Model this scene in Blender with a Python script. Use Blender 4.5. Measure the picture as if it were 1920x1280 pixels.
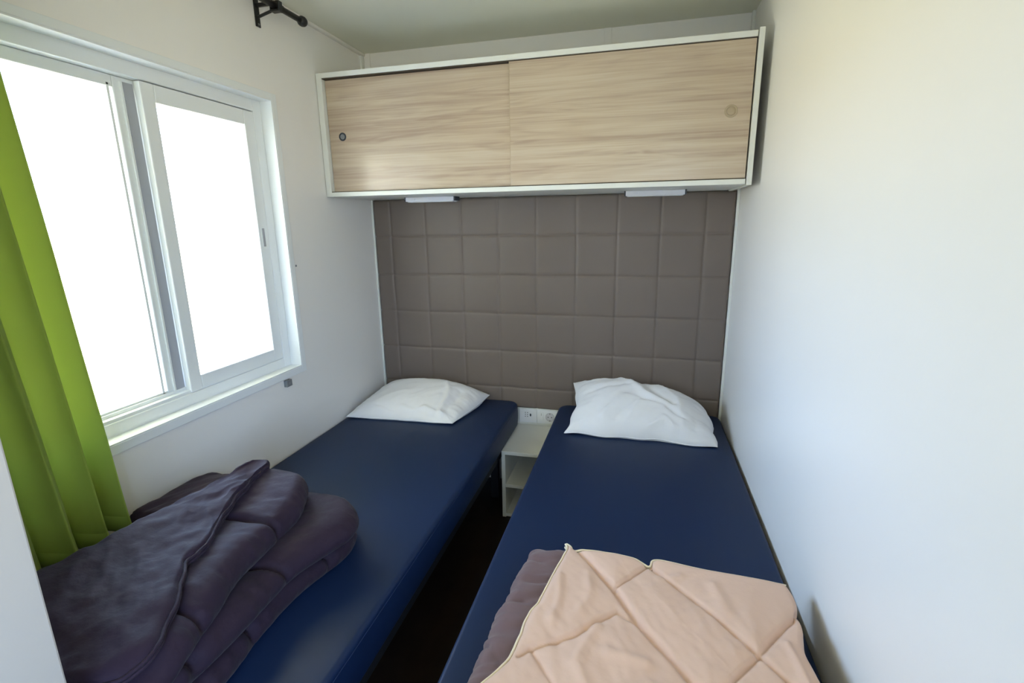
import bpy, bmesh, math, random
import numpy as np
from mathutils import Vector, Matrix, noise

for o in list(bpy.data.objects): bpy.data.objects.remove(o)
scene = bpy.context.scene
COL = scene.collection

# ------------------------------------------------------------------ camera
W, H = 1.80, 2.237                     # room width, ceiling height
cam_d = bpy.data.cameras.new('camera'); cam = bpy.data.objects.new('camera', cam_d); COL.objects.link(cam)
R_ = Vector((0.96924793, 0.24563981, -0.01481699)); U_ = Vector((-0.0427603, 0.22740696, 0.97286054))
F_ = Vector((-0.24234276, 0.94230948, -0.23091736)); C_ = Vector((1.3877881, -2.48386588, 1.41139556))
m = Matrix.Identity(4)
for i in range(3): m[i][0] = R_[i]; m[i][1] = U_[i]; m[i][2] = -F_[i]; m[i][3] = C_[i]
cam.matrix_world = m
cam_d.sensor_width = 36.0; cam_d.lens = 937.012 / 1920 * 36; cam_d.clip_start = .02; cam_d.clip_end = 200
scene.camera = cam

# ------------------------------------------------------------------ daylight and exposure
world = bpy.data.worlds.new('daylight'); scene.world = world; world.use_nodes = True
nt = world.node_tree; nt.nodes.clear()
tc = nt.nodes.new('ShaderNodeTexCoord'); sp = nt.nodes.new('ShaderNodeSeparateXYZ')
cr = nt.nodes.new('ShaderNodeValToRGB'); bg = nt.nodes.new('ShaderNodeBackground'); wo = nt.nodes.new('ShaderNodeOutputWorld')
mp = nt.nodes.new('ShaderNodeMapRange'); mp.inputs[1].default_value = -1; mp.inputs[2].default_value = 1
nt.links.new(tc.outputs['Generated'], sp.inputs[0]); nt.links.new(sp.outputs[2], mp.inputs[0])
nt.links.new(mp.outputs[0], cr.inputs[0]); nt.links.new(cr.outputs[0], bg.inputs[0]); nt.links.new(bg.outputs[0], wo.inputs[0])
e = cr.color_ramp.elements
e[0].position = .0; e[0].color = (.48, .47, .32, 1)
e[1].position = 1.; e[1].color = (.25, .48, 1.0, 1)
for p_, c_ in ((.485, (.56, .55, .41, 1)), (.505, (.70, .83, 1.0, 1)), (.60, (.46, .67, 1.0, 1))):
    n_ = e.new(p_); n_.color = c_
bg.inputs[1].default_value = 16.0
scene.view_settings.view_transform = 'Standard'; scene.view_settings.look = 'None'
scene.view_settings.gamma = 1; scene.view_settings.use_curve_mapping = False
scene.view_settings.exposure = 0.58

def portal(name, loc, rot, sx, sy):
    l = bpy.data.lights.new(name, 'AREA'); l.shape = 'RECTANGLE'; l.size = sx; l.size_y = sy
    l.cycles.is_portal = True
    o = bpy.data.objects.new(name, l); COL.objects.link(o); o.location = loc; o.rotation_euler = rot
# light portals fill the bedroom window and an added hall opening for fill light (they only guide the sky light, they give none)
portal('window_portal', (-.11, -1.21, 1.35), (0, math.radians(-90), 0), 1.0, .98)
portal('added_hall_opening_portal', (W + .11, -3.62, 1.45), (0, math.radians(90), 0), 1.1, 1.1)

# ------------------------------------------------------------------ materials
def lin(r, g, b):
    f = lambda c: (c / 255 / 12.92) if c <= 10 else ((c / 255 + .055) / 1.055) ** 2.4
    return (f(r), f(g), f(b), 1)
def mat(name, col, rough=.5, spec=.5, bump=None, var=None, metal=0, sheen=0, coat=0, trans=None):
    """principled; bump=(scale, strength, distance); var=(scale, amount)"""
    M = bpy.data.materials.new(name); M.use_nodes = True; n = M.node_tree.nodes; L = M.node_tree.links
    b = n['Principled BSDF']; b.inputs['Base Color'].default_value = col
    b.inputs['Roughness'].default_value = rough; b.inputs['Specular IOR Level'].default_value = spec
    b.inputs['Metallic'].default_value = metal; b.inputs['Sheen Weight'].default_value = sheen
    b.inputs['Coat Weight'].default_value = coat
    t = n.new('ShaderNodeTexCoord')
    if var:
        no = n.new('ShaderNodeTexNoise'); no.inputs['Scale'].default_value = var[0]; no.inputs['Detail'].default_value = 3
        L.new(t.outputs['Object'], no.inputs['Vector'])
        r = n.new('ShaderNodeValToRGB'); a = var[1]
        r.color_ramp.elements[0].position = .3; r.color_ramp.elements[1].position = .7
        r.color_ramp.elements[0].color = tuple(c * (1 - a) for c in col[:3]) + (1,)
        r.color_ramp.elements[1].color = tuple(min(1, c * (1 + a)) for c in col[:3]) + (1,)
        L.new(no.outputs['Fac'], r.inputs['Fac']); L.new(r.outputs[0], b.inputs['Base Color'])
    if bump:
        no = n.new('ShaderNodeTexNoise'); no.inputs['Scale'].default_value = bump[0]; no.inputs['Detail'].default_value = 4
        L.new(t.outputs['Object'], no.inputs['Vector'])
        bp = n.new('ShaderNodeBump'); bp.inputs['Strength'].default_value = bump[1]; bp.inputs['Distance'].default_value = bump[2]
        L.new(no.outputs['Fac'], bp.inputs['Height']); L.new(bp.outputs[0], b.inputs['Normal'])
    if trans:
        tr = n.new('ShaderNodeBsdfTranslucent'); tr.inputs[0].default_value = trans[0]
        mx = n.new('ShaderNodeMixShader'); mx.inputs[0].default_value = trans[1]
        L.new(b.outputs[0], mx.inputs[1]); L.new(tr.outputs[0], mx.inputs[2]); L.new(mx.outputs[0], n['Material Output'].inputs[0])
    return M

M = {}
M['wall'] = mat('white_wall_panel', lin(241, 238, 234), .38, .4, bump=(90, .04, .002))
M['ceiling'] = mat('ceiling_panel', lin(236, 235, 220), .6, .3, bump=(60, .05, .002))
M['white'] = mat('white_laminate', lin(232, 233, 228), .35, .45)
M['pvc'] = mat('white_window_profile', lin(236, 239, 240), .3, .5)
M['grey'] = mat('grey_plastic', lin(125, 128, 132), .45)
M['dark_floor'] = mat('dark_floor_wood', lin(38, 26, 19), .45, .4, var=(8, .25))
M['black'] = mat('black_metal', lin(26, 27, 30), .4, .5)
M['frame'] = mat('dark_bed_frame', lin(34, 34, 38), .5, .4)
M['vinyl'] = mat('navy_vinyl', lin(20, 39, 74), .46, .30, bump=(260, .10, .0006))
M['taupe'] = mat('taupe_leatherette', lin(118, 106, 98), .48, .4, bump=(300, .12, .0006))
M['pillow'] = mat('white_cotton', lin(236, 236, 240), .85, .2, bump=(45, .25, .003), sheen=.1)
M['duvet'] = mat('aubergine_microfibre', lin(46, 35, 50), .68, .14, bump=(30, .55, .006), sheen=.06, var=(12, .08))
M['beige'] = mat('beige_quilt_cotton', lin(222, 188, 168), .85, .2, bump=(32, .32, .004), sheen=.1)
M['lining'] = mat('mauve_taupe_lining', lin(114, 92, 94), .8, .2, bump=(32, .35, .004), sheen=.2)
M['cream'] = mat('cream_piping', lin(236, 222, 192), .7)
M['socket'] = mat('socket_white', lin(238, 240, 244), .3)
M['socket_dark'] = mat('socket_dark', lin(48, 54, 64), .4)
M['lamp'] = mat('lamp_housing_white', lin(214, 214, 222), .4)
M['track'] = mat('dark_brown_track', lin(70, 60, 50), .6)  # dark brown of the sliding door track
M['steel'] = mat('brushed_steel', lin(150, 150, 150), .35, metal=.8)
M['beigeplastic'] = mat('beige_finger_pull', lin(178, 160, 134), .4)
M['curtain'] = mat('lime_green_curtain', lin(168, 192, 94), .9, .1, bump=(180, .2, .001), sheen=.15, trans=(lin(198, 206, 132), .42))
M['jamb'] = mat('door_jamb_laminate', lin(192, 186, 178), .45)
M['shade_pull_grey'] = mat('grey_stile_shade_and_pull', lin(168, 170, 178), .8)  # painted shade of the outer stile, also the grey of the sash pull
M['hall'] = mat('hall_wall', lin(236, 234, 228), .6, .3, bump=(60, .05, .002))

def glass():
    g = bpy.data.materials.new('window_glass'); g.use_nodes = True; n = g.node_tree.nodes; L = g.node_tree.links
    n.remove(n['Principled BSDF'])
    t = n.new('ShaderNodeBsdfTransparent'); s = n.new('ShaderNodeBsdfGlossy'); s.inputs['Roughness'].default_value = .02
    x = n.new('ShaderNodeMixShader'); x.inputs[0].default_value = .05
    L.new(t.outputs[0], x.inputs[1]); L.new(s.outputs[0], x.inputs[2]); L.new(x.outputs[0], n['Material Output'].inputs[0])
    return g
M['glass'] = glass()

def wood():
    w = bpy.data.materials.new('light_oak_laminate'); w.use_nodes = True; n = w.node_tree.nodes; L = w.node_tree.links
    b = n['Principled BSDF']; b.inputs['Roughness'].default_value = .2; b.inputs['Specular IOR Level'].default_value = .6
    t = n.new('ShaderNodeTexCoord')
    def nz(sc, s3, det, dist=0, rough=.6):
        mpn = n.new('ShaderNodeMapping'); mpn.inputs['Scale'].default_value = s3; L.new(t.outputs['Object'], mpn.inputs[0])
        no = n.new('ShaderNodeTexNoise'); no.inputs['Scale'].default_value = sc; no.inputs['Detail'].default_value = det
        no.inputs['Distortion'].default_value = dist; no.inputs['Roughness'].default_value = rough
        L.new(mpn.outputs[0], no.inputs['Vector']); return no
    a = nz(6, (.16, 1, 4.6), 5, .4)             # broad bands along the grain
    c = nz(16, (.10, 1, 13), 6, .6, .7)          # fine fibres
    d = nz(3.2, (.30, 1, 4.2), 2, 1.2)           # swirls / cathedral figure
    wv = n.new('ShaderNodeMath'); wv.operation = 'MULTIPLY'; wv.inputs[1].default_value = 34
    L.new(d.outputs['Fac'], wv.inputs[0]); sn = n.new('ShaderNodeMath'); sn.operation = 'SINE'; L.new(wv.outputs[0], sn.inputs[0])
    m1 = n.new('ShaderNodeMath'); m1.operation = 'MULTIPLY_ADD'; m1.inputs[1].default_value = .055; L.new(sn.outputs[0], m1.inputs[0]); L.new(a.outputs['Fac'], m1.inputs[2])
    m2 = n.new('ShaderNodeMath'); m2.operation = 'MULTIPLY_ADD'; m2.inputs[1].default_value = .45; L.new(c.outputs['Fac'], m2.inputs[0]); L.new(m1.outputs[0], m2.inputs[2])
    r = n.new('ShaderNodeValToRGB'); r.color_ramp.elements[0].position = .54; r.color_ramp.elements[0].color = lin(176, 154, 136)
    r.color_ramp.elements[1].position = .92; r.color_ramp.elements[1].color = lin(204, 188, 168)
    e1 = r.color_ramp.elements.new(.66); e1.color = lin(188, 168, 148)
    e2 = r.color_ramp.elements.new(.76); e2.color = lin(196, 177, 156)
    L.new(m2.outputs[0], r.inputs[0]); L.new(r.outputs[0], b.inputs['Base Color'])
    bp = n.new('ShaderNodeBump'); bp.inputs['Strength'].default_value = .12; bp.inputs['Distance'].default_value = .001
    L.new(c.outputs['Fac'], bp.inputs['Height']); L.new(bp.outputs[0], b.inputs['Normal'])
    return w
M['wood'] = wood()

# ------------------------------------------------------------------ helpers
def tag(o, label=None, cat=None, group=None, kind=None):
    if label: o['label'] = label
    if cat: o['category'] = cat
    if group: o['group'] = group
    if kind: o['kind'] = kind
    return o
def empty(name, loc, label=None, cat=None, group=None, kind=None):
    o = bpy.data.objects.new(name, None); COL.objects.link(o); o.location = loc; o.empty_display_size = .05
    return tag(o, label, cat, group, kind)
def obj(name, bm, mt, parent=None, smooth=False):
    """bmesh is in world coordinates; the mesh is moved to the parent's frame"""
    off = Vector((0, 0, 0)); p = parent
    while p is not None: off += p.location; p = p.parent
    if parent is not None: bmesh.ops.translate(bm, verts=bm.verts, vec=-off)
    me = bpy.data.meshes.new(name); bmesh.ops.recalc_face_normals(bm, faces=bm.faces) if not getattr(bm, 'keep', False) else None
    bm.to_mesh(me); bm.free()
    for mm in (mt if isinstance(mt, (list, tuple)) else [mt]): me.materials.append(mm)
    if smooth: me.polygons.foreach_set('use_smooth', [True] * len(me.polygons))
    o = bpy.data.objects.new(name, me); COL.objects.link(o); o.parent = parent
    return o
def box(bm, x0, x1, y0, y1, z0, z1, bev=0, seg=2):
    g = bmesh.ops.create_cube(bm, size=1)
    vs = g['verts']
    bmesh.ops.scale(bm, verts=vs, vec=(abs(x1 - x0), abs(y1 - y0), abs(z1 - z0)))
    bmesh.ops.translate(bm, verts=vs, vec=((x0 + x1) / 2, (y0 + y1) / 2, (z0 + z1) / 2))
    if bev:
        es = list({ed for v in vs for ed in v.link_edges})
        bmesh.ops.bevel(bm, geom=es, offset=bev, segments=seg, affect='EDGES', profile=.5)
    return bm
def B(*a, **k): return box(bmesh.new(), *a, **k)
def cyl(bm, p, q, r0, r1=None, n=20, cap=True):
    p = Vector(p); q = Vector(q); r1 = r0 if r1 is None else r1
    d = (q - p).normalized(); a = d.orthogonal().normalized(); b = d.cross(a)
    rings = []
    for c, r in ((p, r0), (q, r1)):
        rings.append([bm.verts.new(c + (a * math.cos(t) + b * math.sin(t)) * r) for t in [2 * math.pi * k / n for k in range(n)]])
    for k in range(n): bm.faces.new((rings[0][k], rings[0][(k + 1) % n], rings[1][(k + 1) % n], rings[1][k]))
    if cap: bm.faces.new(rings[0][::-1]); bm.faces.new(rings[1])
    return bm
def lathe(bm, p, axis, prof, n=24):
    """prof: list of (distance along axis, radius)"""
    p = Vector(p); d = Vector(axis).normalized(); a = d.orthogonal().normalized(); b = d.cross(a); rings = []
    for h, r in prof:
        rings.append([bm.verts.new(p + d * h + (a * math.cos(t) + b * math.sin(t)) * max(r, 1e-5)) for t in [2 * math.pi * k / n for k in range(n)]])
    for i in range(len(rings) - 1):
        for k in range(n): bm.faces.new((rings[i][k], rings[i][(k + 1) % n], rings[i + 1][(k + 1) % n], rings[i + 1][k]))
    bm.faces.new(rings[0][::-1]); bm.faces.new(rings[-1])
    return bm
def tube(bm, pts, r, n=8):
    pts = [Vector(p) for p in pts]; rings = []
    up = Vector((0, 0, 1))
    for i, p in enumerate(pts):
        t = (pts[min(i + 1, len(pts) - 1)] - pts[max(i - 1, 0)]).normalized()
        a = t.cross(up); a = a.normalized() if a.length > 1e-4 else t.orthogonal().normalized(); b = t.cross(a)
        rings.append([bm.verts.new(p + (a * math.cos(w) + b * math.sin(w)) * r) for w in [2 * math.pi * k / n for k in range(n)]])
    for i in range(len(rings) - 1):
        for k in range(n): bm.faces.new((rings[i][k], rings[i][(k + 1) % n], rings[i + 1][(k + 1) % n], rings[i + 1][k]))
    bm.faces.new(rings[0][::-1]); bm.faces.new(rings[-1])
    return bm
def ss(a, b, x):
    t = min(1, max(0, (x - a) / (b - a))) if a != b else 0
    return t * t * (3 - 2 * t)
def spline(pts, n):
    """Catmull-Rom through pts, n samples equally spaced by length"""
    P = [np.array(p, float) for p in pts]; P = [2 * P[0] - P[1]] + P + [2 * P[-1] - P[-2]]; out = []
    for i in range(1, len(P) - 2):
        for t in np.linspace(0, 1, 24, endpoint=False):
            a, b, c, d = P[i - 1:i + 3]
            out.append(.5 * (2 * b + (c - a) * t + (2 * a - 5 * b + 4 * c - d) * t * t + (3 * b - a - 3 * c + d) * t ** 3))
    out.append(P[-2]); out = np.array(out); s = np.concatenate([[0], np.cumsum(np.linalg.norm(np.diff(out, axis=0), axis=1))])
    q = np.linspace(0, s[-1], n) if np.isscalar(n) else np.array(n) * s[-1]
    return np.stack([np.interp(q, s, out[:, k]) for k in range(out.shape[1])], 1)
def nz(x, y, z=0): return noise.noise(Vector((x, y, z)))

# ================================================================== THE ROOM
Y1, YP, YH = 0.0, -2.08, -4.3          # back wall, partition, far end of the hall behind
struct = lambda n_, bm, mt, parent=None: tag(obj(n_, bm, mt, parent), kind='structure')
struct('floor', B(-1.6, W + .1, YH - .1, .1, -.06, 0), M['dark_floor'])
struct('ceiling', B(-1.6, W + .1, YH - .1, .1, H, H + .06), M['ceiling'])
struct('wall_back', B(-.1, W + .1, 0, .1, 0, H), M['wall'])
bm = bmesh.new()
box(bm, W, W + .1, -3.07, 0, 0, H); box(bm, W, W + .1, YH - .1, -4.17, 0, H)
box(bm, W, W + .1, -4.17, -3.07, 0, .9); box(bm, W, W + .1, -4.17, -3.07, 2.0, H)  # opening added out of view to let fill light into the room
struct('wall_right', bm, M['wall'])
OY0, OY1, OZ0, OZ1 = -1.70, -.715, .832, 1.878   # window opening in the left wall
bm = bmesh.new()
box(bm, -.1, 0, YP, 0, 0, OZ0); box(bm, -.1, 0, YP, 0, OZ1, H)
box(bm, -.1, 0, YP, OY0, OZ0, OZ1); box(bm, -.1, 0, OY1, 0, OZ0, OZ1)
struct('wall_left', bm, M['wall'])
struct('wall_front', B(-.1, .565, YP - .06, YP, 0, H), M['wall'])
bm = bmesh.new(); box(bm, .567, .617, YP - .075, YP + .004, 0, H, .003); struct('trim_1', bm, M['jamb'])
# hall behind the camera
struct('wall_hall_left', B(-1.6, -1.5, YH, YP - .06, 0, H), M['hall'])
struct('wall_hall_front', B(-1.5, -.1, YP - .12, YP - .06, 0, H), M['hall'])
bm = B(-1.6, W, YH - .1, YH, 0, H)
struct('wall_hall_end', bm, M['hall'])
# corner strips, panel joint covers, ceiling cove
struct('trim_2', B(W - .012, W, -.026, 0, .36, H - .0, .002), M['white'])
struct('trim_3', B(0, .010, -.026, 0, .36, H - .0, .002), M['white'])
struct('trim_4', B(1.19, 1.222, -.005, 0, 1.9, H, .001), M['wall'])
struct('trim_5', B(.012, .045, -.005, 0, 1.9, H, .001), M['wall'])
struct('trim_6', B(0, .02, YP, 0, H - .012, H, .004), M['wall'])

# ------------------------------------------------------------------ window
win = empty('window_1', (-.06, (OY0 + OY1) / 2, OZ0), kind='structure')
bm = bmesh.new()
FX0, FX1 = -.10, -.045
def ring(bm, x0, x1, ya, yb, za, zb, wl, wr, wb, wt, bev=.002):
    box(bm, x0, x1, ya, ya + wl, za, zb, bev); box(bm, x0, x1, yb - wr, yb, za, zb, bev)
    box(bm, x0, x1, ya + wl, yb - wr, za, za + wb, bev); box(bm, x0, x1, ya + wl, yb - wr, zb - wt, zb, bev)
ring(bm, FX0, FX1, OY0, OY1 - .002, OZ0, OZ1, .042, .042, .042, .045, .003)
box(bm, -.098, -.050, OY0 + .04, OY1 - .04, OZ0 + .04, OZ0 + .052, .002)      # track ridge
box(bm, -.073, -.069, OY0 + .04, OY1 - .04, OZ0 + .04, OZ0 + .062, .001)
obj('window_frame', bm, M['pvc'], win)
# sashes: the right one slides in the inner track, the left one in the outer track
def sash(x0, x1, ya, yb, za, zb, wl, wr, wb, wt):
    b = bmesh.new(); ring(b, x0, x1, ya, yb, za, zb, wl, wr, wb, wt, .003)
    s = obj('sash', b, M['pvc'], win)
    obj('pane', B((x0 + x1) / 2 - .002, (x0 + x1) / 2 + .002, ya + wl - .004, yb - wr + .004, za + wb - .004, zb - wt + .004), M['glass'], s)
    return s
sr = sash(-.068, -.046, -1.212, -.760, .876, 1.830, .046, .050, .048, .052)
sl = sash(-.096, -.074, -1.658, -1.185, .8745, 1.8325, .046, .086, .026, .032)
b = bmesh.new(); box(b, -.096, -.0705, -1.1845, -.757, 1.800, 1.8335); box(b, -.096, -.0705, -.800, -.757, .9, 1.80); box(b, -.096, -.0705, -1.1845, -.757, .8735, .897)
obj('track_cover', b, M['pvc'], win)
b = bmesh.new(); box(b, -.074, -.068, -1.252, -1.246, .88, 1.82); box(b, -.1, -.096, -1.262, -1.25, .88, 1.82); box(b, -.096, -.074, -1.290, -1.282, .89, 1.81, .001)
obj('interlock', b, M['pvc'], sl)
obj('stile_shade_strip', B(-.0738, -.0705, -1.243, -1.2125, .88, 1.82), M['shade_pull_grey'], sl)  # grey strip painting the shade on the recessed outer stile
b = bmesh.new(); box(b, -.0465, -.0435, -.792, -.780, 1.335, 1.405, .0012)
obj('finger_pull', b, M['shade_pull_grey'], sr)
obj('handle_rim', B(-.0465, -.0445, -.797, -.775, 1.328, 1.412, .0009), M['pvc'], sr)
# reveal lining and the flat flange round the opening
b = bmesh.new()
ring(b, -.045, .006, OY0 - .0, OY1 + .0, OZ0, OZ1, .004, .004, .004, .004, 0)
obj('reveal_lining', b, M['pvc'], win)
b = bmesh.new(); ring(b, 0, .007, OY0 - .026, OY1 + .026, OZ0 - .028, OZ1 + .024, .026, .026, .028, .024, .002)
obj('window_casing', b, M['pvc'], win)
# small clip below the window and screw in the wall
b = B(.0, .016, -.832, -.800, .772, .800, .002); cl = obj('wall_clip', b, M['grey'])
tag(cl, 'small grey plastic clip on the wall just below the window corner', 'clip')
obj('screw', lathe(bmesh.new(), (.016, -.816, .786), (1, 0, 0), [(0, .004), (.0015, .0035)], 12), M['steel'], cl)
b = lathe(bmesh.new(), (0, -.675, 1.251), (1, 0, 0), [(0, .0045), (.002, .004), (.003, .002)], 14)
tag(obj('wall_screw', b, M['grey']), 'tiny grey screw head in the wall right of the window', 'screw')

# ------------------------------------------------------------------ curtain rod and curtain
RX, RZ = .085, 2.178
rod = empty('curtain_rod', (0, -.73, 2.15), 'black metal curtain rod on a wall bracket above the window', 'curtain rod')
obj('rod', cyl(bmesh.new(), (RX, -.60, RZ), (RX, -2.075, RZ), .0105, n=20), M['black'], rod, True)
obj('rod_sleeve', cyl(bmesh.new(), (RX, -.705, RZ), (RX, -2.075, RZ), .0128, n=20), M['black'], rod, True)
obj('finial', lathe(bmesh.new(), (RX, -.604, RZ), (0, 1, 0), [(0, .0105), (.004, .015), (.010, .018), (.020, .0185), (.028, .016), (.034, .010), (.036, .004)], 24), M['black'], rod, True)
def bracket(y):
    b = bmesh.new(); box(b, 0, .005, y - .012, y + .012, 2.118, 2.226, .002)
    br = obj('bracket', b, M['black'], rod)
    b = bmesh.new(); box(b, .004, RX + .012, y - .006, y + .006, 2.182, 2.194, .002)
    box(b, RX - .018, RX + .018, y - .012, y + .012, 2.158, 2.166, .002)
    box(b, RX - .020, RX - .014, y - .010, y + .010, 2.160, 2.196, .002); box(b, RX + .014, RX + .020, y - .010, y + .010, 2.160, 2.192, .002)
    cyl(b, (.004, y, 2.150), (RX - .012, y, 2.166), .005, n=10)
    obj('arm', b, M['black'], br)
    b = lathe(bmesh.new(), (.005, y, 2.127), (1, 0, 0), [(0, .0042), (.002, .0035)], 12); obj('screw', b, M['steel'], br)
bracket(-.735); bracket(-2.058)

cb = bmesh.new()
NU, NV = 260, 60
cy0, cy1 = -1.566, -2.03
def curtain_pt(u, v):
    # u across (0 far edge .. 1 near), v up (0 hem .. 1 rod)
    z = .650 + (RZ - .034 - .650) * v
    per = 6.4
    ph = u * per
    sway = min(1, u * 8) * .10 * math.sin(3.1 * v + 1.0 + 2.3 * u) + .08 * min(1, u * 8) * nz(u * 2.3, v * 1.6)
    k = (ph + sway) % 1.0
    lobe = math.sin(math.pi * k) ** .62
    amp = .058 + .016 * (1 - v) + .012 * nz(ph * .8, 4.2)
    x = .036 + amp * lobe + .018 * min(u * per, 1.6)
    x = x * (1 - .25 * ss(.86, 1, v)) + .25 * (RX) * ss(.86, 1, v)
    y = cy0 + (cy1 - cy0) * u - .010 * math.sin(2 * math.pi * k) + .012 * (1 - v) * (1 - u) - .062 * v - .012
    x += .003 * nz(u * 14, v * 5, 3) + .0015 * math.sin(v * 40 + u * 9) * ss(.12, 0, v)
    z += .006 * math.sin(ph * 2 * math.pi + 1) * (1 - v) - .012 * lobe * (1 - v)
    return (x, y, z)
grid = [[cb.verts.new(curtain_pt(i / NU, j / NV)) for i in range(NU + 1)] for j in range(NV + 1)]
for j in range(NV):
    for i in range(NU): cb.faces.new((grid[j][i], grid[j][i + 1], grid[j + 1][i + 1], grid[j + 1][i]))
cur = obj('curtain', cb, M['curtain'], None, True)
tag(cur, 'lime green curtain hanging in soft folds at the left side of the window', 'curtain')
md = cur.modifiers.new('thickness', 'SOLIDIFY'); md.thickness = .0018
for k in range(7):
    u_ = (k + .5) / 6.9; p_ = curtain_pt(u_, 1)
    b = bmesh.new(); pts = [(RX + .0165 * math.cos(w), p_[1], RZ + .0165 * math.sin(w)) for w in [2 * math.pi * q / 24 for q in range(25)]]
    tube(b, pts, .0022, 6); box(b, RX - .002, RX + .002, p_[1] - .001, p_[1] + .001, RZ - .034, RZ - .017)
    obj('ring', b, M['black'], cur, True)
hb = bmesh.new(); rows = []
for i in range(NU + 1):
    p0 = Vector(curtain_pt(i / NU, .0)); p1 = Vector(curtain_pt(i / NU, .030)); p2 = Vector(curtain_pt(min(1, (i + 1) / NU), 0)) - Vector(curtain_pt(max(0, (i - 1) / NU), 0))
    nrm = Vector((-p2.y, p2.x, 0)).normalized()
    if nrm.x < 0: nrm = -nrm
    rows.append([hb.verts.new(p0 + nrm * .0006), hb.verts.new(p0 + nrm * .0022 + Vector((0, 0, .004))), hb.verts.new(p1 + nrm * .0020), hb.verts.new(p1 + nrm * .0004 + Vector((0, 0, .002)))])
for i in range(NU):
    for k in range(3): hb.faces.new((rows[i][k], rows[i + 1][k], rows[i + 1][k + 1], rows[i][k + 1]))
obj('hem', hb, M['curtain'], cur, True)

# ------------------------------------------------------------------ headboard
HX0, HX1, HZ0, HZ1 = .012, W - .014, .447, 1.536
ga, gb_, gc, ge = .3007, .1951, 1.3507, .1983
nx, nzv = 470, 300
xs = np.linspace(HX0, HX1, nx); zs = np.linspace(HZ0, HZ1, nzv)
bm = bmesh.new(); vg = []
for z in zs:
    row = []
    for x in xs:
        wob = .0025 * nz(x * 6, z * 6, 1)
        dx = abs(((x + wob - ga) / gb_ + .5) % 1 - .5) * gb_; dz = abs(((z + wob - gc) / ge + .5) % 1 - .5) * ge
        de = min(x - HX0, HX1 - x, z - HZ0, HZ1 - z)
        h = .019
        h -= .0056 * math.exp(-dx / .0045) + .0044 * math.exp(-dz / .0045)           # stitched seams
        h += .0020 * (min(dx, dz, .05) / .05) ** .7                                 # soft puff of each square
        h += .0008 * nz(x * 11, z * 11)
        h -= .008 * max(0, 1 - de / .010) ** 2
        row.append(bm.verts.new((x, -.008 - h, z)))
    vg.append(row)
for j in range(nzv - 1):
    for i in range(nx - 1): bm.faces.new((vg[j][i], vg[j][i + 1], vg[j + 1][i + 1], vg[j + 1][i]))
# edge down to the back board
for seq in ([vg[0][i] for i in range(nx)], [vg[-1][i] for i in range(nx)][::-1], [vg[j][0] for j in range(nzv)][::-1], [vg[j][-1] for j in range(nzv)]):
    bk = [bm.verts.new((v.co.x, -.006, v.co.z)) for v in seq]
    for i in range(len(seq) - 1): bm.faces.new((seq[i], bk[i], bk[i + 1], seq[i + 1]))
hbd = empty('headboard', ((HX0 + HX1) / 2, -.004, HZ0), 'taupe padded headboard panel stitched in squares on the back wall', 'headboard')
obj('padded_panel', bm, M['taupe'], hbd, True)
obj('backing_board', B(HX0, HX1, -.0075, -.0005, HZ0, HZ1), M['frame'], hbd)

# ------------------------------------------------------------------ wall cabinet
CZ0, CZ1, CD, CX0, CX1 = 1.537, 2.0455, .4135, .003, 1.769
T = .018
cab = empty('wall_cabinet', ((CX0 + CX1) / 2, -.006, CZ0), 'long white wall cabinet with two light wood sliding doors above the headboard', 'cabinet')
obj('side_panel', B(CX0, CX0 + T + .008, -CD, -.008, CZ0, CZ1, .0015), M['white'], cab)
obj('side_panel', B(CX1 - T, CX1, -CD - .006, -.008, CZ0 - .004, CZ1 + .006, .0015), M['white'], cab)
obj('top_panel', B(CX0 + T + .008, CX1 - T - .003, -CD, -.008, CZ1 - .020, CZ1, .0015), M['white'], cab)
obj('bottom_panel', B(CX0 + T + .008, CX1 - T - .003, -CD, -.008, CZ0, CZ0 + .019, .0015), M['white'], cab)
obj('back_panel', B(CX0 + T, CX1 - T, -.014, -.007, CZ0 + .01, CZ1 - .01), M['white'], cab)
bm = bmesh.new(); box(bm, CX0 + T + .008, CX1 - T - .003, -CD + .004, -CD + .045, CZ1 - .0235, CZ1 - .0195); box(bm, CX0 + T + .008, CX1 - T - .003, -CD + .002, -CD + .045, CZ0 + .0185, CZ0 + .0215)
obj('door_track', bm, M['track'], cab)
dl = obj('door', B(CX0 + .028, .885, -CD + .022, -CD + .036, CZ0 + .0225, CZ1 - .0255, .001), M['wood'], cab)
dr = obj('door', B(.860, CX1 - T - .005, -CD + .003, -CD + .018, CZ0 + .0225, CZ1 - .0245, .001), M['wood'], cab)
def pull(cx, cz, y, r, mt, par, inner):
    b = lathe(bmesh.new(), (cx, y + .0005, cz), (0, -1, 0), [(0, r), (.0018, r), (.0026, r * .93), (.0026, r * .74), (.0012, r * .70), (.0008, 0)], 32)
    k = obj('finger_pull', b, mt, par, False); k['label'] = inner[1]
    obj('pull_cup', lathe(bmesh.new(), (cx, y - .0006, cz), (0, -1, 0), [(0, r * .62), (.0016, r * .60), (.0022, r * .5), (.0022, 0)], 28), inner[0], k)
pull(.095, 1.790, -CD + .022, .0175, M['socket_dark'], dl, (M['grey'], 'small dark metal finger pull'))
pull(1.680, 1.790, -CD + .003, .022, M['beigeplastic'], dr, (M['beigeplastic'], 'beige round finger pull'))
# edge band of the front door
obj('edge_band', B(.8585, .8605, -CD + .003, -CD + .018, CZ0 + .0225, CZ1 - .0245), M['beigeplastic'], dr)

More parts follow.
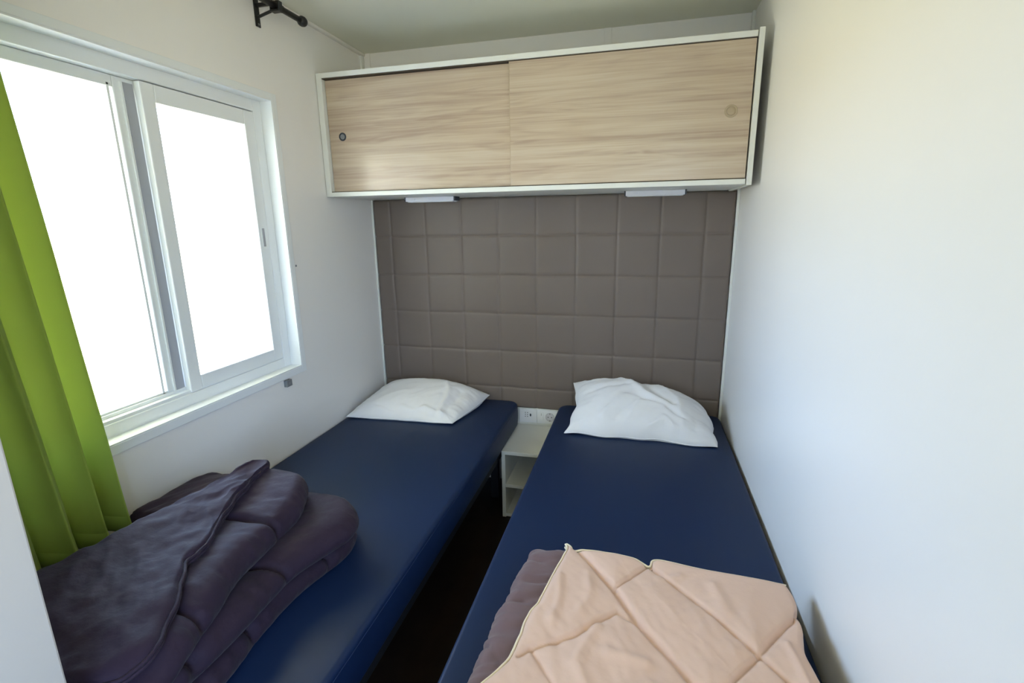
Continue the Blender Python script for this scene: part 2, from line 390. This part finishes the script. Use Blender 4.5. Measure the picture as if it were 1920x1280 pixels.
# ------------------------------------------------------------------ lamps under the cabinet
def bar_lamp(x0, x1, label):
    r = empty('reading_lamp', ((x0 + x1) / 2, -.17, CZ0), label, 'lamp', 'bar lamps under the wall cabinet')
    obj('housing', B(x0 + .006, x1 - .006, -.205, -.135, CZ0 - .021, CZ0 - .0005, .002), M['lamp'], r)
    obj('diffuser', B(x0 + .012, x1 - .012, -.196, -.144, CZ0 - .0235, CZ0 - .0205, .001), M['socket'], r)
    for a, b_ in ((x0, x0 + .006), (x1 - .006, x1)):
        obj('end_cap', B(a, b_, -.203, -.137, CZ0 - .020, CZ0 - .0005, .001), M['socket_dark'], r)
    obj('switch', B(x0 + .04, x0 + .055, -.2075, -.2045, CZ0 - .014, CZ0 - .008, .0008), M['lamp'], r)
bar_lamp(.281, .536, 'slim white bar lamp under the cabinet above the left bed')
bar_lamp(1.308, 1.562, 'slim white bar lamp under the cabinet above the right bed')

# ------------------------------------------------------------------ nightstand and sockets
ns = empty('nightstand', (.90, -.19, 0), 'small white open nightstand with one middle shelf between the two beds', 'nightstand')
NX0, NX1, NY0, NY1 = .781, 1.020, -.362, -.02
obj('side_panel', B(NX0, NX0 + .018, NY0, NY1, 0, .333, .001), M['white'], ns)
obj('side_panel', B(NX1 - .018, NX1, NY0, NY1, 0, .333, .001), M['white'], ns)
obj('top', B(NX0, NX1, NY0 - .001, NY1, .333, .351, .0015), M['white'], ns)
obj('shelf', B(NX0 + .018, NX1 - .018, NY0 + .002, NY1, .160, .178, .001), M['white'], ns)
obj('bottom_panel', B(NX0 + .018, NX1 - .018, NY0 + .002, NY1, .003, .021, .001), M['white'], ns)
obj('back_panel', B(NX0 + .005, NX1 - .005, NY1, -.012, .0, .351), M['white'], ns)
up = obj('upstand', B(.742, 1.055, -.0195, -.001, .352, .4455, .001), M['white'], ns)
def plate(x0, x1, label):
    r = empty('wall_socket', ((x0 + x1) / 2, -.02, .405), label, 'socket')
    obj('face_plate', B(x0, x1, -.0265, -.0200, .366, .442, .0015), M['socket'], r)
    return r
s1 = plate(.7905, .8865, 'white data socket with tiny pin holes on the upstand, nearer the left bed')
s2 = plate(.8880, .9990, 'white round power socket on the upstand, beside the right bed')
b = bmesh.new()
for i in range(2):
    for j in range(3): box(b, .822 + i * .012, .826 + i * .012, -.0272, -.026, .398 + j * .011, .402 + j * .011)
obj('pin_holes', b, M['socket_dark'], s1)
b = lathe(bmesh.new(), (.852, -.0262, .409), (0, -1, 0), [(0, .0058), (.0012, .005), (.0012, 0)], 16); bmesh.ops.scale(b, verts=b.verts, vec=(.75, 1, 1.5), space=Matrix.Translation((-.852, .0262, -.409)))
obj('port', b, M['socket_dark'], s1)
obj('rocker', B(.894, .922, -.0285, -.0262, .384, .430, .001), M['socket'], s2)
obj('indicator', B(.9105, .9125, -.0292, -.0283, .410, .424), M['grey'], s2)
b = lathe(bmesh.new(), (.957, -.0262, .404), (0, -1, 0), [(0, .0235), (.0030, .0225), (.0030, .0195), (.0006, .0185), (.0004, 0)], 32)
rr = obj('socket_well', b, M['lamp'], s2)
obj('well_ring', lathe(bmesh.new(), (.957, -.0262, .404), (0, -1, 0), [(0, .0238), (.0012, .0236), (.0013, .0226), (.0002, .0225)], 32), M['grey'], rr)
b = bmesh.new()
for dx in (-.0095, .0095): lathe(b, (.957 + dx, -.0266, .404), (0, -1, 0), [(0, .003), (.0006, .003), (.0006, 0)], 12)
obj('pin_hole', b, M['socket_dark'], rr)
for z_ in (.4205, .3815): obj('earth_clip', B(.954, .960, -.0298, -.0266, z_, z_ + .006), M['steel'], rr)

# ------------------------------------------------------------------ beds
MZ0, MZ1 = .362, .487
MY0, MY1 = -2.03, -.034
def bed_frame(x0, x1, label):
    r = empty('bed_frame', ((x0 + x1) / 2, (MY0 + MY1) / 2, 0), label, 'bed', 'bed frames side by side')
    y0, y1 = MY0 + .02, MY1 - .03
    obj('side_rail', B(x0, x0 + .028, y0, y1, .29, .350, .003), M['frame'], r)
    obj('side_rail', B(x1 - .028, x1, y0, y1, .29, .350, .003), M['frame'], r)
    obj('end_rail', B(x0 + .028, x1 - .028, y0, y0 + .028, .29, .350, .003), M['frame'], r)
    obj('end_rail', B(x0 + .028, x1 - .028, y1 - .028, y1, .29, .350, .003), M['frame'], r)
    for k in range(12):
        ya = y0 + .05 + k * (y1 - y0 - .16) / 11
        obj('slat', B(x0 + .006, x1 - .006, ya, ya + .06, .3505, .3612, .002), M['frame'], r)
    for lx in (x0 + .05, x1 - .09):
        for ly in (y0 + .10, y1 - .14):
            obj('leg', B(lx, lx + .04, ly, ly + .04, 0, .292, .003), M['frame'], r)
    return r
def mattress(x0, x1, label):
    w = x1 - x0; bm = bmesh.new()
    ncol, nrow = 72, 200
    rc, re = .055, .014           # plan corner radius, edge rounding
    # outline as superposed rounded rectangle; top and bottom grids squeezed into it
    def outline(d):                # closed polyline inset by d
        pts = []
        r = max(.004, rc - d); ax0, ax1, ay0, ay1 = x0 + d, x1 - d, MY0 + d, MY1 - d
        for cx, cy, a0 in ((ax1 - r, ay1 - r, 0), (ax0 + r, ay1 - r, 90), (ax0 + r, ay0 + r, 180), (ax1 - r, ay0 + r, 270)):
            for k in range(9): a = math.radians(a0 + k * 90 / 8); pts.append((cx + r * math.cos(a), cy + r * math.sin(a)))
        # densify the long sides evenly
        out = []; n = len(pts)
        for i in range(n):
            p, q = pts[i], pts[(i + 1) % n]; out.append(p)
            if i % 9 == 8:
                m_ = 60 if (i // 9) % 2 == 1 else 24
                for k in range(1, m_): out.append((p[0] + (q[0] - p[0]) * k / m_, p[1] + (q[1] - p[1]) * k / m_))
        return out
    prof = []
    for k in range(6): a = math.radians(90 * k / 5); prof.append((re * (1 - math.sin(a)), MZ0 + re * (1 - math.cos(a))))       # bottom edge: from inset to full
    prof = [(re, MZ0)] + [(re * (1 - math.sin(math.radians(18 * k))), MZ0 + re * (1 - math.cos(math.radians(18 * k)))) for k in range(1, 6)]
    for k in range(1, 6): prof.append((-.0035 * math.sin(math.pi * k / 6), MZ0 + re + (MZ1 - MZ0 - 2 * re) * k / 6))
    prof += [(re * (1 - math.cos(math.radians(18 * k))), MZ1 - re + re * math.sin(math.radians(18 * k))) for k in range(0, 6)]
    prof += [(re + .02, MZ1 + .0004), (.06, MZ1 + .001), (.12, MZ1 + .001), (.20, MZ1 + .001), (.30, MZ1 + .001)]
    rings = []
    for d, z in prof:
        ol = outline(d); row = []
        for (x, y) in ol:
            zz = z
            if z > MZ1 - .003: zz += .0018 * nz(x * 3, y * 2.2, x0) + .0007 * nz(x * 9, y * 6, 5)
            row.append(bm.verts.new((x, y, zz)))
        rings.append(row)
    n = len(rings[0])
    for i in range(len(rings) - 1):
        for k in range(n): bm.faces.new((rings[i][k], rings[i][(k + 1) % n], rings[i + 1][(k + 1) % n], rings[i + 1][k]))
    bm.faces.new(rings[0][::-1]); bm.faces.new(rings[-1])
    mt = obj('mattress', bm, M['vinyl'], None, True); tag(mt, label, 'mattress', 'navy mattresses on the two beds')
    # welt seam round the lower and upper edge
    sb = bmesh.new(); ol = outline(.0005); tube(sb, [(x, y, MZ1 - re - .004) for x, y in ol] + [(ol[0][0], ol[0][1], MZ1 - re - .004)], .0022, 6)
    obj('welt_seam', sb, M['vinyl'], mt, True)
    return mt
bed_frame(.02, .765, 'low dark bed frame under the left mattress beside the window wall')
bed_frame(1.045, 1.775, 'low dark bed frame under the right mattress along the right wall')
mattress(.006, .794, 'navy blue vinyl mattress on the left, under the dark folded duvet')
mattress(1.013, 1.790, 'navy blue vinyl mattress on the right, under the beige folded duvet')

# ================================================================== BEDDING
G0, G1, GR = (-.05, -2.15), (1.9, .05), .008
gx = np.arange(G0[0], G1[0], GR); gy = np.arange(G0[1], G1[1], GR)
def hget(Hm, x, y):
    fx = (x - G0[0]) / GR; fy = (y - G0[1]) / GR; i = int(fx); j = int(fy)
    i = max(0, min(len(gx) - 2, i)); j = max(0, min(len(gy) - 2, j)); a = fx - i; b = fy - j
    return (Hm[j, i] * (1 - a) + Hm[j, i + 1] * a) * (1 - b) + (Hm[j + 1, i] * (1 - a) + Hm[j + 1, i + 1] * a) * b
def blur(Hm, k, n=2):
    for _ in range(n):
        for ax in (0, 1):
            P = np.pad(Hm, [(k, k) if a == ax else (0, 0) for a in (0, 1)], 'edge'); c = np.cumsum(P, axis=ax)
            c = np.insert(c, 0, 0, axis=ax)
            Hm = (np.take(c, range(2 * k + 1, c.shape[ax]), axis=ax) - np.take(c, range(0, c.shape[ax] - 2 * k - 1), axis=ax)) / (2 * k + 1)
    return Hm
def seg_dist(px, py, poly):
    best = 9
    for (ax, ay), (bx, by) in zip(poly[:-1], poly[1:]):
        dx, dy = bx - ax, by - ay; t = max(0, min(1, ((px - ax) * dx + (py - ay) * dy) / (dx * dx + dy * dy + 1e-12)))
        best = min(best, math.hypot(px - ax - t * dx, py - ay - t * dy))
    return best
def slab(edges, base, t, r, Hm=None, nu=90, nv=110, disp=None, zadd=None, both=True):
    """puffy closed slab. edges = far, right, near, left control points; far runs left->right, right runs far->near,
    near runs left->right, left runs far->near. base(x,y) = height it rests on. Returns bmesh, rim points."""
    far, right, near, left = edges
    def nodes(L, n):
        k = 7; a = [r * (1 - math.cos(math.radians(90 * i / k))) for i in range(k)]
        mid = np.linspace(r, L - r, n - 2 * k); return np.concatenate([a, mid, [L - q for q in a[::-1]]]) / L
    Ls = max(np.sum(np.linalg.norm(np.diff(spline(far, 40), axis=0), axis=1)), np.sum(np.linalg.norm(np.diff(spline(near, 40), axis=0), axis=1)))
    Lt = max(np.sum(np.linalg.norm(np.diff(spline(left, 40), axis=0), axis=1)), np.sum(np.linalg.norm(np.diff(spline(right, 40), axis=0), axis=1)))
    U = nodes(Ls, nu); V = nodes(Lt, nv)
    Fp, Np, Lp, Rp = spline(far, list(U)), spline(near, list(U)), spline(left, list(V)), spline(right, list(V))
    bm = bmesh.new(); top = {}; bot = {}
    n1, n2 = len(U), len(V)
    for j, v in enumerate(V):
        for i, u in enumerate(U):
            p = (1 - v) * Fp[i] + v * Np[i] + (1 - u) * Lp[j] + u * Rp[j] - ((1 - u) * (1 - v) * Fp[0] + u * (1 - v) * Fp[-1] + (1 - u) * v * Np[0] + u * v * Np[-1])
            x, y = p
            du = min(u, 1 - u) * Ls; dv = min(v, 1 - v) * Lt
            eu = min(1, du / r); ev = min(1, dv / r)
            h = math.sqrt(max(0, 1 - (1 - eu) ** 2)) * math.sqrt(max(0, 1 - (1 - ev) ** 2))
            b0 = base(x, y); z = b0 + t / 2
            if zadd: z += zadd(x, y, u, v)
            rim = i in (0, n1 - 1) or j in (0, n2 - 1)
            top[i, j] = bm.verts.new((x, y, z + t / 2 * h))
            if rim: bot[i, j] = top[i, j]
            else: bot[i, j] = bm.verts.new((x, y, z - t / 2 * h))
    for j in range(n2 - 1):
        for i in range(n1 - 1):
            bm.faces.new((top[i, j], top[i, j + 1], top[i + 1, j + 1], top[i + 1, j]))
            q = (bot[i, j], bot[i + 1, j], bot[i + 1, j + 1], bot[i, j + 1])
            if len(set(q)) == 4 and set(q) != {top[i, j], top[i, j + 1], top[i + 1, j + 1], top[i + 1, j]}: bm.faces.new(q)
    bmesh.ops.recalc_face_normals(bm, faces=bm.faces); bm.normal_update()
    topset = set(top.values())
    if disp:
        mv = [(v, v.normal.copy(), v.co.copy()) for v in bm.verts]
        for v, nn, co in mv:
            d = disp(co.x, co.y, co.z, nn)
            w = ss(-.9, .15, nn.z)
            v.co = co + nn * d * w
    for v in bm.verts:
        if v.co.x < .20 and v.co.y < -1.50:
            cap = .592 + .07 * ss(-1.56, -1.50, v.co.y) + .10 * ss(.145, .20, v.co.x) 
            v.co.z = min(v.co.z, cap + .004 * nz(v.co.x * 20, v.co.y * 12))
        v.co.z = max(v.co.z, MZ1 + .0045)
    rim_r = [top[n1 - 1, j].co.copy() for j in range(n2)]; rim_f = [top[i, 0].co.copy() for i in range(n1)]
    rim_l = [top[0, j].co.copy() for j in range(n2)]; rim_n = [top[i, n2 - 1].co.copy() for i in range(n1)]
    if Hm is not None:
        for v in top.values():
            i = int(round((v.co.x - G0[0]) / GR)); j = int(round((v.co.y - G0[1]) / GR))
            for a in (-1, 0, 1):
                for b in (-1, 0, 1):
                    if 0 <= j + b < Hm.shape[0] and 0 <= i + a < Hm.shape[1]: Hm[j + b, i + a] = max(Hm[j + b, i + a], v.co.z)
    return bm, (rim_f, rim_r, rim_n, rim_l)
def join(a, b):
    """copy bmesh b into a"""
    mp_ = {v: a.verts.new(v.co) for v in b.verts}
    for f in b.faces: a.faces.new([mp_[v] for v in f.verts])
    b.free(); return a
def aniso(x, y, ang, s1, s2, seed, det=2):
    c, s = math.cos(ang), math.sin(ang); a = x * c + y * s; b = -x * s + y * c
    v = nz(a * s1, b * s2, seed); 
    if det > 1: v += .5 * nz(a * s1 * 2.1, b * s2 * 2.1, seed + 9)
    return v

# ------------------------------------------------------------------ dark folded duvet on the left bed
Hd = np.full((len(gy), len(gx)), MZ1 + .002)
dd = empty('duvet', (.35, -1.65, MZ1 + .002), 'dark purple-grey duvet folded in a thick pile on the left bed', 'duvet')
pile = bmesh.new()
def seam_y(y, x, ys, sl=.0, w=.009, g=.016):
    return -sum(g * math.exp(-((y - (yy + sl * (x - .5))) / w) ** 2) for yy in ys)
def rolldisp(ys, seed, sl=0.):
    def f(x, y, z, n):
        d = seam_y(y, x, ys, sl)
        dist = min(abs(y - (yy + sl * (x - .5))) for yy in ys)
        d += .010 * (1 - math.exp(-dist / .05)) - .006
        d += .0075 * aniso(x, y, .15, 9, 28, seed) * math.exp(-dist / .12) + .0035 * nz(x * 9, y * 9, z * 12 + seed)
        d += .0018 * aniso(x + z, y, .5, 14, 60, seed + 3)
        return d
    return f
# lowest fold
b_, _ = slab([[(.05, -1.29), (.3, -1.25), (.52, -1.26), (.610, -1.335)], [(.610, -1.335), (.622, -1.42), (.590, -1.56), (.588, -1.68), (.604, -1.82), (.61, -2.02)],
              [(.05, -2.03), (.3, -2.03), (.61, -2.02)], [(.05, -1.29), (.03, -1.6), (.05, -2.03)]],
             lambda x, y: MZ1 + .002, .062, .030, Hd, disp=rolldisp([-1.49, -1.74, -1.97], 2, .2))
join(pile, b_)
# second fold, bulging at its far corner
b_, _ = slab([[(.06, -1.36), (.3, -1.31), (.50, -1.295), (.585, -1.318)], [(.585, -1.318), (.640, -1.365), (.656, -1.44), (.606, -1.57), (.602, -1.68), (.606, -1.80), (.60, -2.02)],
              [(.06, -2.03), (.3, -2.03), (.60, -2.02)], [(.06, -1.36), (.03, -1.6), (.06, -2.03)]],
             lambda x, y: MZ1 + .063 + .002 * nz(x * 7, y * 7), .078, .058, Hd, disp=rolldisp([-1.645, -1.91], 5, .35),
             zadd=lambda x, y, u, v: .010 * math.exp(-((x - .58) / .08) ** 2 - ((y + 1.43) / .08) ** 2))
join(pile, b_)
# hump against the wall behind
b_, _ = slab([[(.022, -1.25), (.12, -1.235), (.24, -1.27), (.33, -1.36)], [(.33, -1.36), (.31, -1.44), (.27, -1.60), (.24, -1.84)],
              [(.022, -1.84), (.14, -1.85), (.24, -1.84)], [(.022, -1.25), (.02, -1.5), (.022, -1.84)]],
             lambda x, y: .566 - .02 * ss(-1.34, -1.24, y) - .06 * ss(-1.52, -1.74, y), .074, .036, None,
             disp=lambda x, y, z, n: .005 * aniso(x, y, 1.2, 8, 30, 3))
join(pile, b_)
# third fold (the big roll under the flap)
Kd = blur(Hd, 4)
b_, _ = slab([[(.25, -1.40), (.30, -1.345), (.36, -1.312), (.425, -1.318)], [(.425, -1.318), (.480, -1.365), (.522, -1.46), (.534, -1.60), (.545, -1.70), (.582, -1.80), (.612, -1.90), (.618, -1.985)],
              [(.20, -1.99), (.38, -1.99), (.618, -1.985)], [(.25, -1.40), (.24, -1.6), (.20, -1.99)]],
             lambda x, y: .6245 + .002 * nz(x * 7, y * 7, 2), .080, .060, Hd, disp=rolldisp([-1.545, -1.845], 8, .1),
             zadd=lambda x, y, u, v: .012 * math.exp(-((y + 1.38) / .07) ** 2) - .022 * ss(-1.88, -1.97, y) - .012 * ss(.28, .42, x))
join(pile, b_)
obj('folded_pile', pile, M['duvet'], dd, True)
# top flap with piped edge
Kf = blur(Hd, 5)
rl = [(.312, -1.365), (.285, -1.47), (.255, -1.60), (.240, -1.73), (.215, -1.86), (.20, -2.03)]
def flapdisp(x, y, z, n):
    d = .0050 * aniso(x, y, 1.05, 7, 16, 11) - .0105 * abs(nz(x * 15 + 2 * nz(x * 6, y * 6, 8), y * 15, 29)) * (.25 + math.exp(-((x - .36) / .13) ** 2 - ((y + 1.60) / .20) ** 2)) + .004 * nz(x * 5, y * 5, 77) + .0045 * nz(x * 17, y * 17, 4) * math.exp(-((x - .33) / .12) ** 2 - ((y + 1.62) / .17) ** 2)
    d += .003 * aniso(x, y, 2.3, 10, 34, 17)
    return d
b_, rims = slab([[(.312, -1.365), (.322, -1.345), (.338, -1.335), (.352, -1.352)],
                 [(.352, -1.352), (.356, -1.42), (.371, -1.50), (.397, -1.565), (.445, -1.655), (.464, -1.71), (.466, -1.748), (.498, -1.788), (.540, -1.847), (.570, -1.894), (.596, -1.94), (.600, -1.975), (.575, -2.005), (.50, -2.022), (.42, -2.03)],
                 [(.20, -2.03), (.27, -2.035), (.34, -2.035), (.42, -2.03)], rl],
                lambda x, y: .701 - .012 * ss(.28, .42, x) - .008 * ss(.47, .60, x) - .014 * ss(-1.93, -2.02, y), .034, .016, Hd, disp=flapdisp, nu=80, nv=150,
                zadd=lambda x, y, u, v: .004 * math.exp(-((u) / .20) ** 2) + .010 * math.exp(-((v) / .10) ** 2))
fl = obj('flap', b_, M['duvet'], dd, True)
pb = bmesh.new()
rr_ = [p for p in rims[1]][3:-3]
for off, dz in ((.0015, .003), (.0005, -.006)):
    pts = []
    for i, p in enumerate(rr_):
        t_ = (rr_[min(i + 1, len(rr_) - 1)] - rr_[max(i - 1, 0)]).normalized(); nn = Vector((-t_.y, t_.x, 0)).normalized()
        if nn.x < 0: nn = -nn
        pts.append(p + nn * off + Vector((0, 0, dz + .002)))
    tube(pb, pts, .0036, 8)
obj('piping', pb, M['duvet'], fl, True)

# ------------------------------------------------------------------ beige folded duvet on the right bed
Hb = np.full((len(gy), len(gx)), MZ1 + .002)
bd = empty('duvet', (1.45, -1.68, MZ1 + .002), 'beige quilted duvet with mauve-taupe underside folded at the foot of the right bed', 'duvet')
def lindisp(x, y, z, n):
    d = .0065 * aniso(x, y, .25, 8, 40, 21) + .0030 * nz(x * 15, y * 15, z * 9)
    d -= .009 * math.exp(-((y + 1.455 - .1 * (x - 1.18)) / .008) ** 2) * ss(1.11, 1.16, x) + .006 * math.exp(-((y + 1.535 + .2 * (x - 1.18)) / .007) ** 2) + .007 * math.exp(-((y + 1.385 + .3 * (x - 1.18)) / .007) ** 2) * ss(1.22, 1.16, x)
    d -= .006 * math.exp(-((y + 1.69 + .9 * (x - 1.14)) / .005) ** 2) * ss(1.18, 1.12, x)
    return d
b_, rimL = slab([[(1.132, -1.317), (1.19, -1.309), (1.24, -1.315), (1.45, -1.38), (1.715, -1.395)], [(1.715, -1.395), (1.705, -1.57), (1.715, -2.02)],
                 [(1.085, -2.02), (1.4, -2.02), (1.715, -2.02)], [(1.132, -1.317), (1.120, -1.40), (1.104, -1.55), (1.098, -1.70), (1.085, -1.86), (1.085, -2.02)]],
                lambda x, y: MZ1 + .002, .078, .036, Hb, disp=lindisp, nu=150)
obj('lining', b_, M['lining'], bd, True)
SEAMS = [[(1.255, -1.34), (1.305, -1.40), (1.36, -1.476), (1.42, -1.57), (1.506, -1.678), (1.60, -1.80), (1.72, -1.95)],
         [(1.438, -1.372), (1.535, -1.466), (1.641, -1.592), (1.677, -1.637), (1.77, -1.75)],
         [(1.438, -1.372), (1.40, -1.425), (1.36, -1.476)],
         [(1.19, -1.70), (1.209, -1.678), (1.25, -1.655), (1.293, -1.628), (1.33, -1.585), (1.37, -1.546), (1.42, -1.57)],
         [(1.75, -1.46), (1.70, -1.52), (1.64, -1.598), (1.592, -1.657), (1.50, -1.80), (1.42, -1.95)],
         [(1.209, -1.678), (1.257, -1.737), (1.34, -1.86), (1.42, -1.97)]]
def beigedisp(x, y, z, n):
    ds = [seg_dist(x, y, s) for s in SEAMS]
    dmin = min(ds)
    d = .010 * (1 - math.exp(-dmin / .045)) - .005
    for k, q in enumerate(ds):
        g = (.011, .008, .0065, .007, .008, .005)[k]; w = (.0075, .005, .005, .006, .005, .004)[k]
        d -= g * math.exp(-(q / w) ** 2)
    pk = math.exp(-dmin / .06)
    d += .0034 * pk * aniso(x, y, .8 if ds[0] < ds[1] else -.7, 30, 12, 31)
    d += .0035 * nz(x * 7, y * 7, 2) + .0026 * aniso(x, y, 1.9, 12, 28, 41) * ss(-1.4, -1.55, y)
    # soft pulled folds near the lower left
    for (a, w, g) in (([(1.33, -1.60), (1.30, -1.70), (1.36, -1.80)], .012, .007), ([(1.24, -1.60), (1.245, -1.54), (1.235, -1.47)], .010, .005),
                      ([(1.36, -1.66), (1.43, -1.67)], .012, .006), ([(1.30, -1.44), (1.31, -1.52), (1.29, -1.57)], .012, .004), ([(1.46, -1.42), (1.51, -1.40)], .010, .004),
                      ([(1.58, -1.42), (1.60, -1.50)], .014, .005), ([(1.70, -1.56), (1.715, -1.66)], .008, .007), ([(1.44, -1.72), (1.37, -1.76)], .014, .007)):
        d += g * math.exp(-(seg_dist(x, y, a) / w) ** 2)
    return d
Kb = blur(Hb, 3)
beige_left = [(1.229, -1.330), (1.234, -1.352), (1.226, -1.42), (1.210, -1.53), (1.187, -1.612), (1.176, -1.685), (1.158, -1.745), (1.125, -1.80), (1.10, -1.90), (1.10, -2.03)]
beige_far = [(1.229, -1.330), (1.262, -1.343), (1.32, -1.346), (1.40, -1.352), (1.438, -1.366), (1.462, -1.345), (1.58, -1.360), (1.68, -1.366), (1.745, -1.372)]
beige_right = [(1.745, -1.372), (1.752, -1.43), (1.746, -1.50), (1.730, -1.57), (1.744, -1.65), (1.752, -1.80), (1.752, -2.03)]
b_, rimB = slab([beige_far, beige_right, [(1.10, -2.03), (1.4, -2.03), (1.752, -2.03)], beige_left],
                lambda x, y: .5600 + .003 * nz(x * 5, y * 5, 9), .036, .017, Hb, disp=beigedisp, nu=200, nv=210)
cv = obj('cover', b_, M['beige'], bd, True)
pb = bmesh.new()
for rim in (rimB[3], rimB[0]):
    for off, dz in ((.0016, .0075), (.0024, -.001)):
        pts = []
        for i, p in enumerate(rim[1:-1]):
            t_ = (rim[min(i + 2, len(rim) - 1)] - rim[max(i, 0)]).normalized(); nn = Vector((-t_.y, t_.x, 0)).normalized()
            if (nn.x > 0 and rim is rimB[3]) or (nn.y < 0 and rim is rimB[0]): nn = -nn
            pts.append(p + nn * off + Vector((0, 0, dz)))
        tube(pb, pts, .0027, 8)
obj('piping', pb, M['cream'], cv, True)['label'] = 'cream double piping'

# ------------------------------------------------------------------ pillows
def pillow(name, corners, tmax, bows, creases, label, lift, seed, wav=1):
    """corners: FL, FR, BR, BL (x,y,z) with z the height of the seam; bows: inward bow of front,right,back,left edges"""
    FL, FR, BR, BL = [Vector(c) for c in corners]; n = 110
    bm = bmesh.new(); top = {}; bot = {}
    par = [.5 - .5 * math.cos(math.pi * i / n) for i in range(n + 1)]
    ctr = (FL + FR + BR + BL) / 4
    for j, v in enumerate(par):
        for i, u in enumerate(par):
            p = FL * (1 - u) * (1 - v) + FR * u * (1 - v) + BR * u * v + BL * (1 - u) * v
            bu, bv = 4 * u * (1 - u), 4 * v * (1 - v)
            ey = (BL - FL).normalized(); ex = (FR - FL).normalized()
            p = p + ey * (bows[0] * bu * (1 - v) ** 2 - bows[2] * bu * v ** 2) + ex * (bows[3] * bv * (1 - u) ** 2 - bows[1] * bv * u ** 2)
            p = p + ey * (.0045 * wav * nz(u * 5.5, seed, 1) * (1 - v) ** 3) + ex * (.004 * wav * nz(v * 5, seed, 2) * ((1 - u) ** 3 + u ** 3))
            a = abs(2 * u - 1); b = abs(2 * v - 1)
            h = ((1 - a ** 2.6) * (1 - b ** 2.4)) ** .52
            rim = i in (0, n) or j in (0, n)
            zr = p.z
            # gathers running in from the seam
            ed = min(1 - a, 1 - b)
            gth = math.exp(-ed / .16)
            wr = .0075 * gth * (aniso(p.x, p.y, 0, 30, 6, seed) if (1 - b) < (1 - a) else aniso(p.x, p.y, 0, 6, 30, seed)) * min(1, ed * 12)
            wr += .0050 * nz(p.x * 8, p.y * 8, seed) * h - .0060 * (abs(aniso(p.x, p.y, .9, 7, 17, seed + 2)) ** .8 - .3) * h
            for (poly, w, g) in creases: wr += 1.05 * g * math.exp(-(seg_dist(u + .02 * nz(u * 5, v * 5, seed), v + .02 * nz(u * 5, v * 5, seed + 5), poly) / (w * 1.5)) ** 1.6) * min(1, ed * 8)
            zt = zr + tmax * h * (1 + lift(u, v)) + wr
            zb = max(MZ1 + .003, zr - .02 * h - (zr - MZ1) * min(1, h * 2.0))
            top[i, j] = bm.verts.new((p.x, p.y, max(zt, MZ1 + .006)))
            bot[i, j] = top[i, j] if rim else bm.verts.new((p.x, p.y, zb))
    for j in range(n):
        for i in range(n):
            bm.faces.new((top[i, j], top[i + 1, j], top[i + 1, j + 1], top[i, j + 1]))
            q = (bot[i, j], bot[i, j + 1], bot[i + 1, j + 1], bot[i + 1, j])
            if len(set(q)) == 4 and set(q) != {top[i, j], top[i + 1, j], top[i + 1, j + 1], top[i, j + 1]}: bm.faces.new(q)
    o = obj(name, bm, M['pillow'], None, True); tag(o, label, 'pillow', 'white pillows at the head of the beds')
    # seam welt along the rim
    sb = bmesh.new(); idx = [(i, 0) for i in range(n + 1)] + [(n, j) for j in range(1, n + 1)] + [(i, n) for i in range(n - 1, -1, -1)] + [(0, j) for j in range(n - 1, -1, -1)]
    co = []
    for (i, j) in idx:
        u, v = par[i], par[j]
        p = FL * (1 - u) * (1 - v) + FR * u * (1 - v) + BR * u * v + BL * (1 - u) * v; bu, bv = 4 * u * (1 - u), 4 * v * (1 - v)
        ey = (BL - FL).normalized(); ex = (FR - FL).normalized()
        p = p + ey * (bows[0] * bu * (1 - v) ** 2 - bows[2] * bu * v ** 2) + ex * (bows[3] * bv * (1 - u) ** 2 - bows[1] * bv * u ** 2)
        p = p + ey * (.0045 * wav * nz(u * 5.5, seed, 1) * (1 - v) ** 3) + ex * (.004 * wav * nz(v * 5, seed, 2) * ((1 - u) ** 3 + u ** 3))
        co.append(Vector((p.x, p.y, max(p.z, MZ1 + .006))))
    tube(sb, co, .0022, 6)
    obj('seam', sb, M['pillow'], o, True)
pillow('pillow', [(.018, -.452, .497), (.560, -.424, .497), (.640, -.075, .523), (.060, -.060, .53)], .088,
       (.004, -.005, .01, .01),
       [([(.86, .06), (.80, .45), (.70, .70)], .016, .010), ([(.83, .05), (.77, .42)], .018, -.006), ([(.70, .10), (.88, .06)], .020, .010),
        ([(.90, .15), (.86, .6)], .022, -.008), ([(.25, .12), (.45, .05)], .02, -.006), ([(.50, .10), (.62, .04)], .02, .006), ([(.3, .7), (.6, .8)], .05, .004)],
       'plump white pillow on the left mattress, smooth with one folded end', lambda u, v: .30 * ss(.2, .9, v) - .10 * ss(.75, 1, u), 3)
pillow('pillow', [(1.091, -.418, .496), (1.729, -.432, .494), (1.715, -.085, .530), (1.086, -.062, .615)], .098,
       (.012, -.004, .006, .030),
       [([(.36, .88), (.48, .60), (.66, .34)], .026, .012), ([(.42, .92), (.58, .62), (.72, .40)], .020, -.009), ([(.50, .46), (.70, .30), (.78, .22)], .016, -.010),
        ([(.24, .16), (.40, .42)], .024, .009), ([(.42, .10), (.50, .36)], .018, .009), ([(.34, .12), (.47, .40)], .016, -.006),
        ([(.56, .02), (.66, .16), (.72, .08)], .018, .009), ([(.78, .1), (.76, .5), (.62, .85)], .022, .006), ([(.15, .80), (.35, .84)], .02, .006),
        ([(.12, .55), (.4, .66)], .022, -.005), ([(.86, .12), (.90, .5)], .02, -.006)],
       'white pillow with wrinkled cover on the right mattress against the headboard', lambda u, v: .30 * ss(.1, .8, v) * ss(1, .5, v * .6) + .06 * ss(.3, .7, u), 7, 3.2)
